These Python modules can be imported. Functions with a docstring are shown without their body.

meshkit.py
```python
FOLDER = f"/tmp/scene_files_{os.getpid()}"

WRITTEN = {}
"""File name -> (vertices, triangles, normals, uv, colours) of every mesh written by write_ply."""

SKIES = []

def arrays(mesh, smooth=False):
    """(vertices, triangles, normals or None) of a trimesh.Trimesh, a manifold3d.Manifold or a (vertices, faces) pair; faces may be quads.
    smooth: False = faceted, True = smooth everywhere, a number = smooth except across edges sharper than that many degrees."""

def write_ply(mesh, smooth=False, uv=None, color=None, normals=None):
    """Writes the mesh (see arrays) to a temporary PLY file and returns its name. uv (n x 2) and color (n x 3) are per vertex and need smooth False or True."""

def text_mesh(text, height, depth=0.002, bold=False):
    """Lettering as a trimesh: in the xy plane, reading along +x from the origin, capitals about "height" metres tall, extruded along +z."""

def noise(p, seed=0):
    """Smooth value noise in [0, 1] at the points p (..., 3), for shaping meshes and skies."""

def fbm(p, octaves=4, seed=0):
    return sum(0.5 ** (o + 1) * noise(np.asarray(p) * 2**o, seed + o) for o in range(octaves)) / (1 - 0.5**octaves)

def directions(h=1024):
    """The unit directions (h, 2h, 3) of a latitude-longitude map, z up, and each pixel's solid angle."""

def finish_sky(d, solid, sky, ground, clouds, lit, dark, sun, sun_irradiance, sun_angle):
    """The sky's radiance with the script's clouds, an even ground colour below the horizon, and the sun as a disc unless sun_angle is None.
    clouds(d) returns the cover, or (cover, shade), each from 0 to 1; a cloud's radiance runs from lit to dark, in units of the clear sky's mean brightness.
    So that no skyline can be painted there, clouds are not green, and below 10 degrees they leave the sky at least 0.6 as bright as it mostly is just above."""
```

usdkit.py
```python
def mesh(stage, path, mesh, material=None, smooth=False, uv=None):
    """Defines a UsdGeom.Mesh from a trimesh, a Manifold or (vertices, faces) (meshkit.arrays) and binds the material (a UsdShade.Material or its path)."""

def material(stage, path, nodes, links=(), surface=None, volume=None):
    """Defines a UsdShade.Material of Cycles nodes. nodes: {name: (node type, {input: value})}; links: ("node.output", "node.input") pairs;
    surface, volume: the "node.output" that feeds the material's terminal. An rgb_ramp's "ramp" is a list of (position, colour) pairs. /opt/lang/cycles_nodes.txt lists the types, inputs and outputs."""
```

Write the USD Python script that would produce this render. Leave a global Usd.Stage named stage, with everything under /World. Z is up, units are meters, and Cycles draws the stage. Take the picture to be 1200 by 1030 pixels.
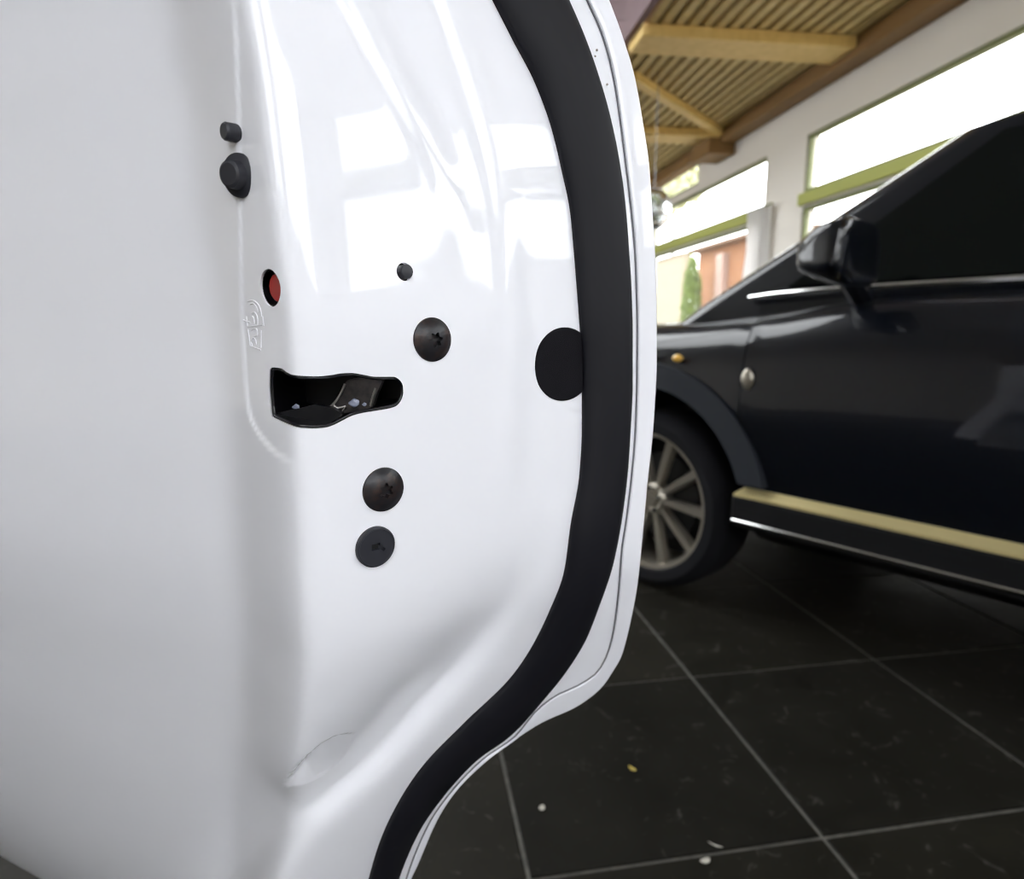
import math, random
import numpy as np
import trimesh
import manifold3d as m3
from shapely import contains_xy, prepare, distance, points
from shapely.geometry import Polygon, box as sbox, Point, LineString
import usdkit, meshkit
from pxr import Usd, UsdGeom, UsdLux, UsdShade, Gf, Sdf

stage = Usd.Stage.CreateInMemory()
UsdGeom.SetStageUpAxis(stage, 'Z'); UsdGeom.SetStageMetersPerUnit(stage, 1.0)
UsdGeom.Xform.Define(stage, '/World'); UsdGeom.Scope.Define(stage, '/World/Looks')

# ------------------------------------------------------------------ camera, sky, exposure
F, TH, CAMZ = 740.0, math.radians(10.04), 1.0        # focal length in pixels of the 1200-wide frame, downward pitch, height
cam = UsdGeom.Camera.Define(stage, '/World/camera')
cam.CreateHorizontalApertureAttr(36.0); cam.CreateFocalLengthAttr(36.0 * F / 1200)
cam.CreateClippingRangeAttr(Gf.Vec2f(0.02, 500.0))
cam.CreateFocusDistanceAttr(0.29); cam.CreateFStopAttr(9.5)
cam.CreateExposureAttr(-0.06)
cam.AddTranslateOp().Set(Gf.Vec3d(0, 0, CAMZ)); cam.AddRotateXOp().Set(90.0 - math.degrees(TH))

dome = UsdLux.DomeLight.Define(stage, '/World/sky')   # bright overcast sky, even all round
dome.CreateIntensityAttr(2.6); dome.CreateColorAttr(Gf.Vec3f(0.95, 0.96, 1.0))

# ------------------------------------------------------------------ helpers
rng = np.random.default_rng(7)
taken = set()

def path_for(parent, name):
    base = (parent or '/World') + '/' + name
    p, k = base, 0
    while p in taken:
        k += 1; p = f'{base}_{k:03d}'
    taken.add(p); return p

def obj(name, mesh, mat, parent=None, smooth=30):
    p = path_for(str(parent.GetPath()) if parent else None, name)
    return usdkit.mesh(stage, p, mesh, mat, smooth=smooth).GetPrim()

def thing(name, label=None, cat=None, group=None, kind=None, loc=None):
    x = UsdGeom.Xform.Define(stage, path_for(None, name))
    if loc is not None: x.AddTranslateOp().Set(Gf.Vec3d(*map(float, loc)))
    return tag(x.GetPrim(), label, cat, group, kind)

def tag(o, label=None, cat=None, group=None, kind=None):
    for k, v in (('label', label), ('category', cat), ('group', group), ('kind', kind)):
        if v: o.SetCustomDataByKey(k, v)
    return o

def mat(name, color, rough=0.5, metal=0.0, coat=0.0, spec=0.5, noise=None, bump=None, **kw):
    """Principled material; noise = (scale, other colour, low, high) mottles the colour; bump = (scale, distance)."""
    nodes = {'p': ('principled_bsdf', dict(base_color=color, roughness=rough, metallic=metal, coat_weight=coat, coat_roughness=0.03, specular_ior_level=spec, **kw))}
    links = []
    if noise or bump: nodes['tc'] = ('geometry', {})
    if noise:
        s, c2, lo, hi = noise
        nodes['n'] = ('noise_texture', {'scale': s, 'detail': 5, 'roughness': 0.6}); nodes['r'] = ('rgb_ramp', {'ramp': [(lo, color), (hi, c2)]})
        links += [('tc.position', 'n.vector'), ('n.fac', 'r.fac'), ('r.color', 'p.base_color')]
    if bump:
        nodes['bn'] = ('noise_texture', {'scale': bump[0], 'detail': 3}); nodes['b'] = ('bump', {'distance': bump[1], 'strength': 1.0})
        links += [('tc.position', 'bn.vector'), ('bn.fac', 'b.height'), ('b.normal', 'p.normal')]
    return usdkit.material(stage, '/World/Looks/' + name, nodes, links, surface='p.BSDF')

def ray(px, py):
    u, v = (px - 600) / F, (py - 515) / F
    return np.array([u, math.cos(TH) - v * math.sin(TH), -(math.sin(TH) + v * math.cos(TH))])

def bx(x0, x1, y0, y1, z0, z1):
    m = trimesh.creation.box([x1 - x0, y1 - y0, z1 - z0]); m.apply_translation([(x0 + x1) / 2, (y0 + y1) / 2, (z0 + z1) / 2]); return m

def bev(x0, x1, y0, y1, z0, z1, b):
    """box with bevelled edges"""
    pts = []
    for i in range(3):
        e = [b, b, b]; e[i] = 0
        pts += [[(x0 + e[0], x1 - e[0])[a], (y0 + e[1], y1 - e[1])[c], (z0 + e[2], z1 - e[2])[d]] for a in (0, 1) for c in (0, 1) for d in (0, 1)]
    return trimesh.Trimesh(np.array(pts)).convex_hull

def frame4(o, ex, ey, ez):
    T = np.eye(4); T[:3, 0], T[:3, 1], T[:3, 2], T[:3, 3] = ex, ey, ez, o; return T

def moved(m, T):
    m = m.copy(); m.apply_transform(T); return m

def to_m(t):
    return m3.Manifold(m3.Mesh(np.asarray(t.vertices, np.float32), np.asarray(t.faces, np.uint32)))

def to_t(m):
    q = m.to_mesh(); return trimesh.Trimesh(q.vert_properties[:, :3], q.tri_verts, process=True)

def lathe(profile, n=48):
    return trimesh.creation.revolve(np.array(profile, float), sections=n)

def tube(pts, r, sides=8):
    p = np.asarray(pts, float); t = np.gradient(p, axis=0); t /= np.linalg.norm(t, axis=1, keepdims=True) + 1e-12
    ref = np.array([0.31, 0.52, 0.79]); a = np.cross(t, ref); a /= np.linalg.norm(a, axis=1, keepdims=True); b = np.cross(t, a)
    ang = np.arange(sides) * 2 * np.pi / sides
    v = (p[:, None] + r * (np.cos(ang)[None, :, None] * a[:, None] + np.sin(ang)[None, :, None] * b[:, None])).reshape(-1, 3)
    f = []
    for i in range(len(p) - 1):
        for j in range(sides):
            k = (j + 1) % sides; f += [[i * sides + j, i * sides + k, (i + 1) * sides + k], [i * sides + j, (i + 1) * sides + k, (i + 1) * sides + j]]
    n = len(p) * sides; v = np.vstack([v, p[0], p[-1]])
    for j in range(sides):
        k = (j + 1) % sides; f += [[n, k, j], [n + 1, n - sides + j, n - sides + k]]
    return trimesh.Trimesh(v, f)

def spline(pts, n):
    """smooth curve through points, n samples"""
    from scipy.interpolate import PchipInterpolator
    p = np.asarray(pts, float); s = np.r_[0, np.cumsum(np.linalg.norm(np.diff(p, axis=0), axis=1))]
    return PchipInterpolator(s, p)(np.linspace(0, s[-1], n))

def ext(poly, h, z0=0.0):
    m = trimesh.creation.extrude_polygon(poly, h, engine='earcut'); m.apply_translation([0, 0, z0]); return m

def smoothstep(x): x = np.clip(x, 0, 1); return x * x * (3 - 2 * x)

# building axes: lateral (towards the window wall) and depth, turned 7 degrees from the camera; floor tiles 9.5 degrees
def axes(deg):
    b = math.radians(deg); return np.array([math.cos(b), math.sin(b), 0]), np.array([-math.sin(b), math.cos(b), 0])
L7, D7 = axes(7.0)
T7 = frame4([0, 0, 0], L7, D7, [0, 0, 1])
L9, D9 = axes(9.5)
T9 = frame4([0, 0, 0], L9, D9, [0, 0, 1])
def on_lat(px, py, W):
    """(depth, height) in the building's axes where a sight line meets the plane lateral = W"""
    r = ray(px, py); t = W / (r @ L7); return (r @ D7) * t, CAMZ + r[2] * t

# ------------------------------------------------------------------ materials of the room
M_tile = [usdkit.material(stage, f'/World/Looks/dark_floor_tile_{i}', {
    'g': ('geometry', {}), 'n': ('noise_texture', {'scale': 5.0, 'detail': 6, 'roughness': 0.65}), 'n2': ('noise_texture', {'scale': 16.0, 'detail': 4, 'roughness': 0.7, 'distortion': 1.2}),
    'r': ('rgb_ramp', {'ramp': [(0.3, tuple(c * 0.75 for c in col)), (0.7, tuple(c * 1.25 for c in col))]}),
    's': ('rgb_ramp', {'ramp': [(0.60, (0, 0, 0)), (0.78, (0.7, 0.7, 0.7))]}),
    'm': ('mix_color', {'b': (0.10, 0.095, 0.085)}),
    'rr': ('map_range', {'from_min': 0.3, 'from_max': 0.7, 'to_min': 0.45, 'to_max': 0.6}),
    'p': ('principled_bsdf', {'specular_ior_level': 0.06})},
    [('g.position', 'n.vector'), ('g.position', 'n2.vector'), ('n.fac', 'r.fac'), ('n2.fac', 's.fac'), ('r.color', 'm.a'), ('s.color', 'm.fac'), ('m.result', 'p.base_color'), ('n.fac', 'rr.value'), ('rr.result', 'p.roughness')], surface='p.BSDF')
    for i, col in enumerate(((0.0125, 0.0116, 0.0088), (0.0158, 0.0143, 0.011), (0.011, 0.0103, 0.0082)))]
M_grout = mat('grout', (0.11, 0.105, 0.092), 0.9, noise=(30, (0.07, 0.068, 0.06), 0.4, 0.6))
M_wall = mat('wall_paint', (0.74, 0.70, 0.64), 0.85)
M_mauve = mat('mauve_paint', (0.22, 0.15, 0.16), 0.8)
M_slat = [mat(f'ceiling_slat_{i}', c, 0.65, noise=(9, tuple(k * 0.78 for k in c), 0.35, 0.7)) for i, c in enumerate(((0.66, 0.50, 0.22), (0.61, 0.46, 0.20), (0.70, 0.54, 0.25)))]
M_deck = mat('ceiling_deck', (0.20, 0.13, 0.05), 0.8)
M_beam = mat('varnished_beam', (0.80, 0.56, 0.20), 0.5, noise=(14, (0.72, 0.49, 0.16), 0.4, 0.65))
M_plate = mat('dark_wall_plate', (0.24, 0.13, 0.04), 0.6)
M_frame = mat('window_frame_green', (0.16, 0.18, 0.06), 0.5)
M_whitec = mat('lamp_white', (0.8, 0.8, 0.78), 0.4)
M_white = mat('white_plaster', (0.75, 0.75, 0.73), 0.8)
M_pane = usdkit.material(stage, '/World/Looks/window_pane', {'t': ('transparent_bsdf', {'color': (0.97, 0.98, 0.97)}), 'g': ('glossy_bsdf', {'roughness': 0.02}), 'f': ('layer_weight', {'blend': 0.5}), 'pw': ('math', {'math_type': 'power', 'value2': 4.0}), 'ml': ('math', {'math_type': 'multiply_add', 'value2': 0.6, 'value3': 0.03}), 'x': ('mix_closure', {})},
                         [('f.facing', 'pw.value1'), ('pw.value', 'ml.value1'), ('ml.value', 'x.fac'), ('t.BSDF', 'x.closure1'), ('g.BSDF', 'x.closure2')], surface='x.closure')

# ------------------------------------------------------------------ the room
CEIL = 3.55
floor = thing('floor', kind='structure')
obj('grout_bed', moved(bx(-9, 4.15, -6, 17, -0.06, -0.004), T9), M_grout, floor, smooth=False)
T = 0.597
for i in range(-8, 7):
    for j in range(-2, 17):
        x0, y0 = 0.197 + i * T, 0.985 + j * T - T
        g, dz = 0.004, rng.uniform(-0.0008, 0.0004)
        obj('tile', moved(bev(x0 + g, x0 + T - g, y0 + g, y0 + T - g, -0.02, dz, 0.0022), T9), M_tile[rng.integers(3)], floor, smooth=False)

ceiling = thing('ceiling', kind='structure')
obj('deck', moved(bx(1.85, 4.1, -3, 17, CEIL + 0.03, CEIL + 0.07), T7), M_deck, ceiling, smooth=False)
pitch = 0.122
for k in range(18):
    c = 1.90 + k * pitch
    prof = Polygon([(c - 0.046, 0.03), (c - 0.034, 0.0), (c + 0.034, 0.0), (c + 0.046, 0.03)])
    m = ext(prof, 20.0); m.apply_transform(frame4([0, -3, CEIL], [1, 0, 0], [0, 0, 1], [0, 1, 0])); m.invert() if m.volume < 0 else None
    obj('slat', moved(m, T7), M_slat[rng.integers(3)], ceiling, smooth=False)
for d0, d1 in ((0.4, 0.78), (3.05, 3.43), (5.71, 6.09), (8.40, 8.78), (11.1, 11.48), (13.8, 14.18)):
    obj('beam', moved(bev(1.82, 3.98, d0, d1, CEIL - 0.10, CEIL, 0.008), T7), M_beam, ceiling, smooth=False)
a, b = np.array([2.05, 6.75]), np.array([3.92, 8.55]); w = (b - a) / np.linalg.norm(b - a); s = np.array([-w[1], w[0]])
m = bev(0, np.linalg.norm(b - a), -0.055, 0.055, CEIL - 0.085, CEIL, 0.006); m.apply_transform(frame4([a[0], a[1], 0], [w[0], w[1], 0], [s[0], s[1], 0], [0, 0, 1]))
obj('brace', moved(m, T7), M_beam, ceiling, smooth=False)
obj('wall_plate', moved(bev(3.78, 3.995, -3, 17, CEIL - 0.16, CEIL, 0.008), T7), M_plate, ceiling, smooth=False)
obj('beam_end', moved(bev(3.62, 3.99, 8.42, 8.95, CEIL - 0.30, CEIL, 0.01), T7), M_plate, ceiling, smooth=False)
obj('fascia', moved(bx(1.76, 1.82, -3, 17, CEIL - 0.01, 5.0), T7), M_mauve, ceiling, smooth=False)
added_roof_hole = sbox(-5.6, 3.0, -0.4, 10.5)                              # added unseen roof opening, lights the right wall and floor
m = ext(sbox(-8.2, -3, 1.82, 17).difference(added_roof_hole), 0.1, 5.0)
obj('upper_ceiling', moved(m, T7), M_white, ceiling, smooth=False)

bays = [(-2.5, 1.7), (2.6, 6.75), (7.58, 11.7), (12.5, 16.2)]
hole = []
for d0, d1 in bays:
    hole += [sbox(d0, 2.43, d1, 3.02), sbox(7.46 if 7 < d0 < 8 else d0, 1.75 if d0 < 0 else 0.85, d1, 2.28)]
hole.append(sbox(9.62, 3.13, 11.7, CEIL - 0.02))
wp = sbox(-3, -0.02, 17, CEIL + 0.1)
for h in hole: wp = wp.difference(h)
m = ext(wp, 0.15); m.apply_transform(frame4([4.0, 0, 0], [0, 1, 0], [0, 0, 1], [1, 0, 0])); m = moved(m, T7)
tag(obj('wall_right', m, M_wall, smooth=False), kind='structure')
M_olive = mat('olive_transom', (0.38, 0.40, 0.10), 0.6)
for k, (d0, d1) in enumerate(bays):
    tag(obj(f'trim_{k + 1}', moved(bev(3.95, 3.998, d0 - 0.02, d1 + 0.02, 2.30, 2.42, 0.006), T7), M_olive, smooth=False), kind='structure')
for k, h in enumerate(hole):
    w = thing(f'window_{k + 1}', kind='structure')
    d0, z0, d1, z1 = h.bounds
    fr = h.difference(h.buffer(-0.035, join_style=2))
    n = max(1, round((d1 - d0) / 2.1))
    m = ext(fr, 0.05); m.apply_transform(frame4([4.02, 0, 0], [0, 1, 0], [0, 0, 1], [1, 0, 0]))
    obj('window_frame', moved(m, T7), M_frame, w, smooth=False)
    for q in range(n):
        e0, e1 = d0 + 0.035 + (d1 - d0 - 0.07) * q / n, d0 + 0.035 + (d1 - d0 - 0.07) * (q + 1) / n
        obj('pane', moved(bx(4.04, 4.046, e0 + 0.002, e1 - 0.002, z0 + 0.035, z1 - 0.035), T7), M_pane, w, smooth=False)
bh = [sbox(-1.5, 1.7, 0.5, 4.5), sbox(1.1, 1.7, 3.4, 3.45)]       # shop front behind the camera
wp = sbox(-8.35, -0.02, 4.15, 5.1)
for h in bh: wp = wp.difference(h)
m = ext(wp, 0.15); m.apply_transform(frame4([0, -3.0, 0], [1, 0, 0], [0, 0, 1], [0, -1, 0]))
tag(obj('wall_back', moved(m, T7), M_wall, smooth=False), kind='structure')
for k, h in enumerate(bh):
    w = thing(f'window_{len(hole) + k + 1}', kind='structure'); x0, z0, x1, z1 = h.bounds; xm = (x0 + x1) / 2
    m = ext(h.difference(h.buffer(-0.05, join_style=2)).union(sbox(xm - 0.03, z0, xm + 0.03, z1)), 0.06); m.apply_transform(frame4([0, -3.04, 0], [1, 0, 0], [0, 0, 1], [0, -1, 0]))
    obj('window_frame', moved(m, T7), M_frame, w, smooth=False)
    for e0, e1 in ((x0 + 0.052, xm - 0.032), (xm + 0.032, x1 - 0.052)): obj('pane', moved(bx(e0, e1, -3.075, -3.069, z0 + 0.052, z1 - 0.052), T7), M_pane, w, smooth=False)
added_roof_light = thing(f'window_{len(hole) + len(bh) + 1}', kind='structure'); x0, y0, x1, y1 = added_roof_hole.bounds  # glazing of the added roof opening, out of view
bars = added_roof_hole.difference(added_roof_hole.buffer(-0.06, join_style=2))
for q in range(1, 5): bars = bars.union(sbox(x0, y0 + (y1 - y0) * q / 5 - 0.03, x1, y0 + (y1 - y0) * q / 5 + 0.03))
obj('window_frame', moved(ext(bars, 0.08, 5.01), T7), M_frame, added_roof_light, smooth=False)
for q in range(5): obj('pane', moved(bx(x0 + 0.062, x1 - 0.062, y0 + (y1 - y0) * q / 5 + 0.062, y0 + (y1 - y0) * (q + 1) / 5 - 0.062, 5.04, 5.05), T7), M_pane, added_roof_light, smooth=False)
tag(obj('wall_far', moved(bx(-8.2, 4.15, 17, 17.15, -0.02, 5.1), T7), M_wall, smooth=False), kind='structure')
added_side_holes = [sbox(5.5, 1.5, 10.9, 4.8), sbox(11.4, 1.5, 16.8, 4.8)]       # added unseen glazing in the left wall, lights the right wall
wp = sbox(-3, -0.02, 17.15, 5.1)
for h in added_side_holes: wp = wp.difference(h)
m = ext(wp, 0.15); m.apply_transform(frame4([-8.35, 0, 0], [0, 1, 0], [0, 0, 1], [1, 0, 0]))
tag(obj('wall_left', moved(m, T7), M_wall, smooth=False), kind='structure')
for k, h in enumerate(added_side_holes):
    w = thing(f'window_{len(hole) + len(bh) + 2 + k}', kind='structure'); d0, z0, d1, z1 = h.bounds; g_ = h.difference(h.buffer(-0.05, join_style=2))  # added windows, out of view, that brighten the opposite wall
    for q in (1, 2): g_ = g_.union(sbox(d0 + 1.8 * q - 0.03, z0, d0 + 1.8 * q + 0.03, z1))
    m = ext(g_, 0.06); m.apply_transform(frame4([-8.3, 0, 0], [0, 1, 0], [0, 0, 1], [1, 0, 0])); obj('window_frame', moved(m, T7), M_frame, w, smooth=False)
    for q in range(3): obj('pane', moved(bx(-8.28, -8.274, d0 + 1.8 * q + 0.052, d0 + 1.8 * q + 1.748, z0 + 0.052, z1 - 0.052), T7), M_pane, w, smooth=False)

# ------------------------------------------------------------------ outside the windows
M_ground = mat('outside_paving', (0.24, 0.21, 0.18), 0.9, noise=(3, (0.2, 0.18, 0.15), 0.4, 0.6))
tag(obj('ground', moved(bx(-30, 60, -40, 60, -0.25, -0.1), T7), M_ground, smooth=False), kind='structure')
M_brick = mat('orange_render', (0.27, 0.125, 0.055), 0.9, noise=(6, (0.22, 0.10, 0.05), 0.4, 0.65))
M_pink = mat('pink_render', (0.36, 0.25, 0.21), 0.9)
M_beige = mat('beige_render', (0.30, 0.26, 0.19), 0.9)
M_roof = mat('roof_tile', (0.16, 0.09, 0.05), 0.8)
M_leaf = [usdkit.material(stage, f'/World/Looks/foliage_{i}', {'p': ('principled_bsdf', {'base_color': c, 'roughness': 0.5}), 't': ('translucent_bsdf', {'color': tuple(k * 1.3 for k in c)}), 'x': ('mix_closure', {'fac': 0.35})},
          [('p.BSDF', 'x.closure1'), ('t.BSDF', 'x.closure2')], surface='x.closure') for i, c in enumerate(((0.64, 0.66, 0.47), (0.17, 0.25, 0.04)))]
M_bark = mat('bark', (0.12, 0.09, 0.06), 0.9)

def out_box(name, pxs, W, depth, z0, mt, parent, ztop=None):
    (a0, z_a), (a1, z_b) = on_lat(*pxs[0], W), on_lat(*pxs[1], W); zt = ztop or max(z_a, z_b)
    return obj(name, moved(bx(W, W + depth, min(a0, a1), max(a0, a1), z0, zt), T7), mt, parent, smooth=False)
hb = thing('house', 'orange rendered house beyond the glass with tiled eaves and pink lower wall', 'house')
d_l, z_l = on_lat(819, 303, 9.0); d_r, z_r = on_lat(874, 281, 9.0)
obj('wall', moved(bx(9.0, 13.0, d_r - 2.2, d_l, 1.72, z_r), T7), M_brick, hb, smooth=False)
obj('base_wall', moved(bx(8.9, 13.0, d_r - 2.2, d_l + 0.1, -0.1, 1.72), T7), M_pink, hb, smooth=False)
obj('eaves', moved(bx(8.7, 13.2, d_r - 2.3, d_l + 0.3, z_r, z_r + 0.10), T7), M_roof, hb, smooth=False)
d_p, _ = on_lat(842, 320, 8.8); obj('pilaster', moved(bx(8.8, 9.05, d_p - 0.25, d_p + 0.25, -0.1, z_r - 0.25), T7), M_pink, hb, smooth=False)
d_a, z_a = on_lat(768, 300, 9.5); d_b, z_b = on_lat(800, 318, 9.5)
gw = thing('boundary_wall', 'tall pale beige wall outside the lower window beside the white door', 'wall'); z_w = on_lat(785, 303, 9.5)[1]
obj('render', moved(bx(9.5, 9.8, d_b, d_a + 4, -0.1, z_w), T7), M_beige, gw, smooth=False); obj('coping', moved(bev(9.44, 9.86, d_b - 0.05, d_a + 4, z_w, z_w + 0.08, 0.02), T7), M_beige, gw, smooth=False)
def leafy(name, label, cat, c, size, n, mt, trunk_h, lsize):
    g = np.random.default_rng(len(name)); t = thing(name, label, cat); v, f = [], []
    for i in range(n):
        d = g.normal(size=3); d /= np.linalg.norm(d); p = np.array(c) + d * np.array(size) * (0.45 + 0.55 * g.random() ** 0.5) * (0.8 + 0.4 * meshkit.noise(d * 2.3 + 9, 4))
        e = g.normal(size=3); e /= np.linalg.norm(e); k = np.cross(e, d) ; k /= np.linalg.norm(k) + 1e-9; L = lsize * (0.7 + 0.6 * g.random()); b0 = len(v)
        v += [p - e * L, p + k * L * 0.4 + d * 0.01, p + e * L, p - k * L * 0.4 + d * 0.01]; f += [[b0, b0 + 1, b0 + 2], [b0, b0 + 2, b0 + 3]]
    obj('foliage', moved(trimesh.Trimesh(np.array(v), f, process=False), T7), mt, t, smooth=False)
    tr = tube([(c[0], c[1], -0.1), (c[0] + 0.03, c[1] - 0.04, trunk_h * 0.5), (c[0], c[1], trunk_h)], 0.035 + 0.02 * size[2], 8); obj('trunk', moved(tr, T7), M_bark, t)
    return t
d_g, _ = on_lat(811, 330, 8.2)
leafy('shrub', 'bright green leafy shrub outside the lower window between beige wall and orange house', 'shrub', (8.2, d_g, 1.5), (0.30, 0.38, 1.75), 3000, M_leaf[1], 0.8, 0.08)
d_g, z_g = on_lat(800, 214, 12.0)
leafy('tree', 'pale green tree top seen through the uppermost window under the roof', 'tree', (12.0, d_g + 1.0, z_g + 0.6), (1.3, 3.4, 1.9), 5200, M_leaf[0], z_g, 0.19)

# ------------------------------------------------------------------ curtain, lamp and litter in the hall
M_cloth = usdkit.material(stage, '/World/Looks/white_cloth', {'p': ('principled_bsdf', {'base_color': (0.85, 0.84, 0.83), 'roughness': 0.9}), 't': ('translucent_bsdf', {'color': (0.80, 0.79, 0.78)}), 'x': ('mix_closure', {'fac': 0.65})}, [('p.BSDF', 'x.closure1'), ('t.BSDF', 'x.closure2')], surface='x.closure')
cu = thing('curtain', 'white gathered curtain hanging at the right end of the lower window', 'curtain')
yy = np.linspace(7.27, 7.80, 90); zz = np.linspace(0.35, 2.40, 30); q = []
YY, ZZ = np.meshgrid(yy, zz); sw = 0.75 + 0.25 * (ZZ - 0.35) / 2.05
YC_ = 7.31 + (YY - 7.31) * sw; XX = 3.90 + 0.045 * np.sin(YY * 40 + 1.6 * np.sin(ZZ * 2.0)) - 0.02 * (1 - sw)
v = np.stack([XX, YC_, ZZ], -1).reshape(-1, 3); ix = np.arange(len(v)).reshape(30, 90); q = np.stack([ix[:-1, :-1], ix[:-1, 1:], ix[1:, 1:], ix[1:, :-1]], -1).reshape(-1, 4)
f = np.vstack([q[:, [0, 1, 2]], q[:, [0, 2, 3]]]); nv = len(v); v2 = v + [0.003, 0, 0]
obj('cloth', moved(trimesh.Trimesh(np.vstack([v, v2]), np.vstack([f, f[:, ::-1] + nv]), process=False), T7), M_cloth, cu, smooth=True)
obj('curtain_rod', moved(tube([(3.90, 7.20, 2.41), (3.90, 7.90, 2.41)], 0.012), T7), M_frame, cu)
M_clear = usdkit.material(stage, '/World/Looks/clear_glass', {'p': ('principled_bsdf', {'base_color': (0.92, 0.95, 0.96), 'roughness': 0.02, 'transmission_weight': 1.0, 'ior': 1.45})}, surface='p.BSDF')
M_lampmetal = mat('lamp_metal', (0.25, 0.26, 0.28), 0.3, metal=1.0)
lp = ray(766, 246) * 6.6 + [0, 0, CAMZ]
lm = thing('pendant_lamp', 'clear glass pendant lamp with metal rings hanging beside the edge of the white door', 'lamp', loc=lp)
sh = lathe([(0.03, 0.21), (0.09, 0.19), (0.155, 0.12), (0.18, 0.0), (0.155, -0.12), (0.09, -0.18), (0.05, -0.19), (0.05, -0.184), (0.088, -0.174), (0.15, -0.116), (0.174, 0.0), (0.15, 0.116), (0.087, 0.184), (0.03, 0.204), (0.03, 0.21)], 48)
obj('glass_shade', sh, M_clear, lm, smooth=40)
for z_, r_ in ((0.19, 0.092), (0.06, 0.176), (-0.07, 0.174), (-0.185, 0.07)):
    a = np.linspace(0, 2 * np.pi, 49); obj('ring', tube(np.c_[r_ * np.cos(a), r_ * np.sin(a), np.full(49, z_)], 0.006), M_lampmetal, lm)
obj('bulb', lathe([(0.0, -0.07), (0.03, -0.06), (0.042, -0.03), (0.035, 0.01), (0.018, 0.05), (0.016, 0.09), (0.0, 0.09)], 24), M_white, lm)
obj('rod', tube([(0, 0, 0.08), (0, 0, CEIL - lp[2] - 0.001)], 0.0035), M_lampmetal, lm)
M_litter = mat('litter_paper', (0.45, 0.43, 0.38), 0.8); M_dry = mat('dry_leaf', (0.42, 0.33, 0.07), 0.7)
def on_floor(px, py, z=0.0): r_ = ray(px, py); return r_ * ((z - CAMZ) / r_[2]) + [0, 0, CAMZ]
def flake(name, label, cat, px, py, L, W, rot, mt, curl=0.25):
    u = np.linspace(-1, 1, 9); g_ = np.random.default_rng(int(px)); pts = []
    for a in u:
        wv = W * max(0.08, (1 - a * a) ** 0.6) * (0.85 + 0.3 * g_.random())
        pts += [(a * L, -wv, curl * L * a * a + 0.002), (a * L, 0, curl * L * a * a + 0.0005), (a * L, wv, curl * L * a * a + 0.002)]
    v = np.array(pts); f = []
    for i in range(8):
        for j in range(2): f += [[3 * i + j, 3 * i + 3 + j, 3 * i + 4 + j], [3 * i + j, 3 * i + 4 + j, 3 * i + 1 + j]]
    f = np.array(f); v = np.vstack([v, v + [0, 0, 0.0005]]); f = np.vstack([f[:, ::-1], f + 27])
    m = trimesh.Trimesh(v, f, process=False); m.apply_transform(trimesh.transformations.rotation_matrix(math.radians(rot), [0, 0, 1])); m.apply_translation(on_floor(px, py) + [0, 0, 0.0002])
    return tag(obj(name, m, mt, smooth=False), label, cat)
flake('dry_leaf', 'small yellow dry leaf on the dark tile, right of the black seal', 'leaf', 741, 902, 0.011, 0.0055, -50, M_dry)
flake('paper_scrap', 'small whitish paper scrap on the dark tile near the left grout line', 'paper scrap', 635, 948, 0.008, 0.006, 70, M_litter)
flake('paper_scrap', 'pale paper scrap lying just below the front grout line', 'paper scrap', 826, 1010, 0.011, 0.006, 20, M_litter)
flake('paper_scrap', 'thin pale paper shred lying above the front grout line', 'paper scrap', 838, 992, 0.014, 0.002, -30, M_litter)

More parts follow.
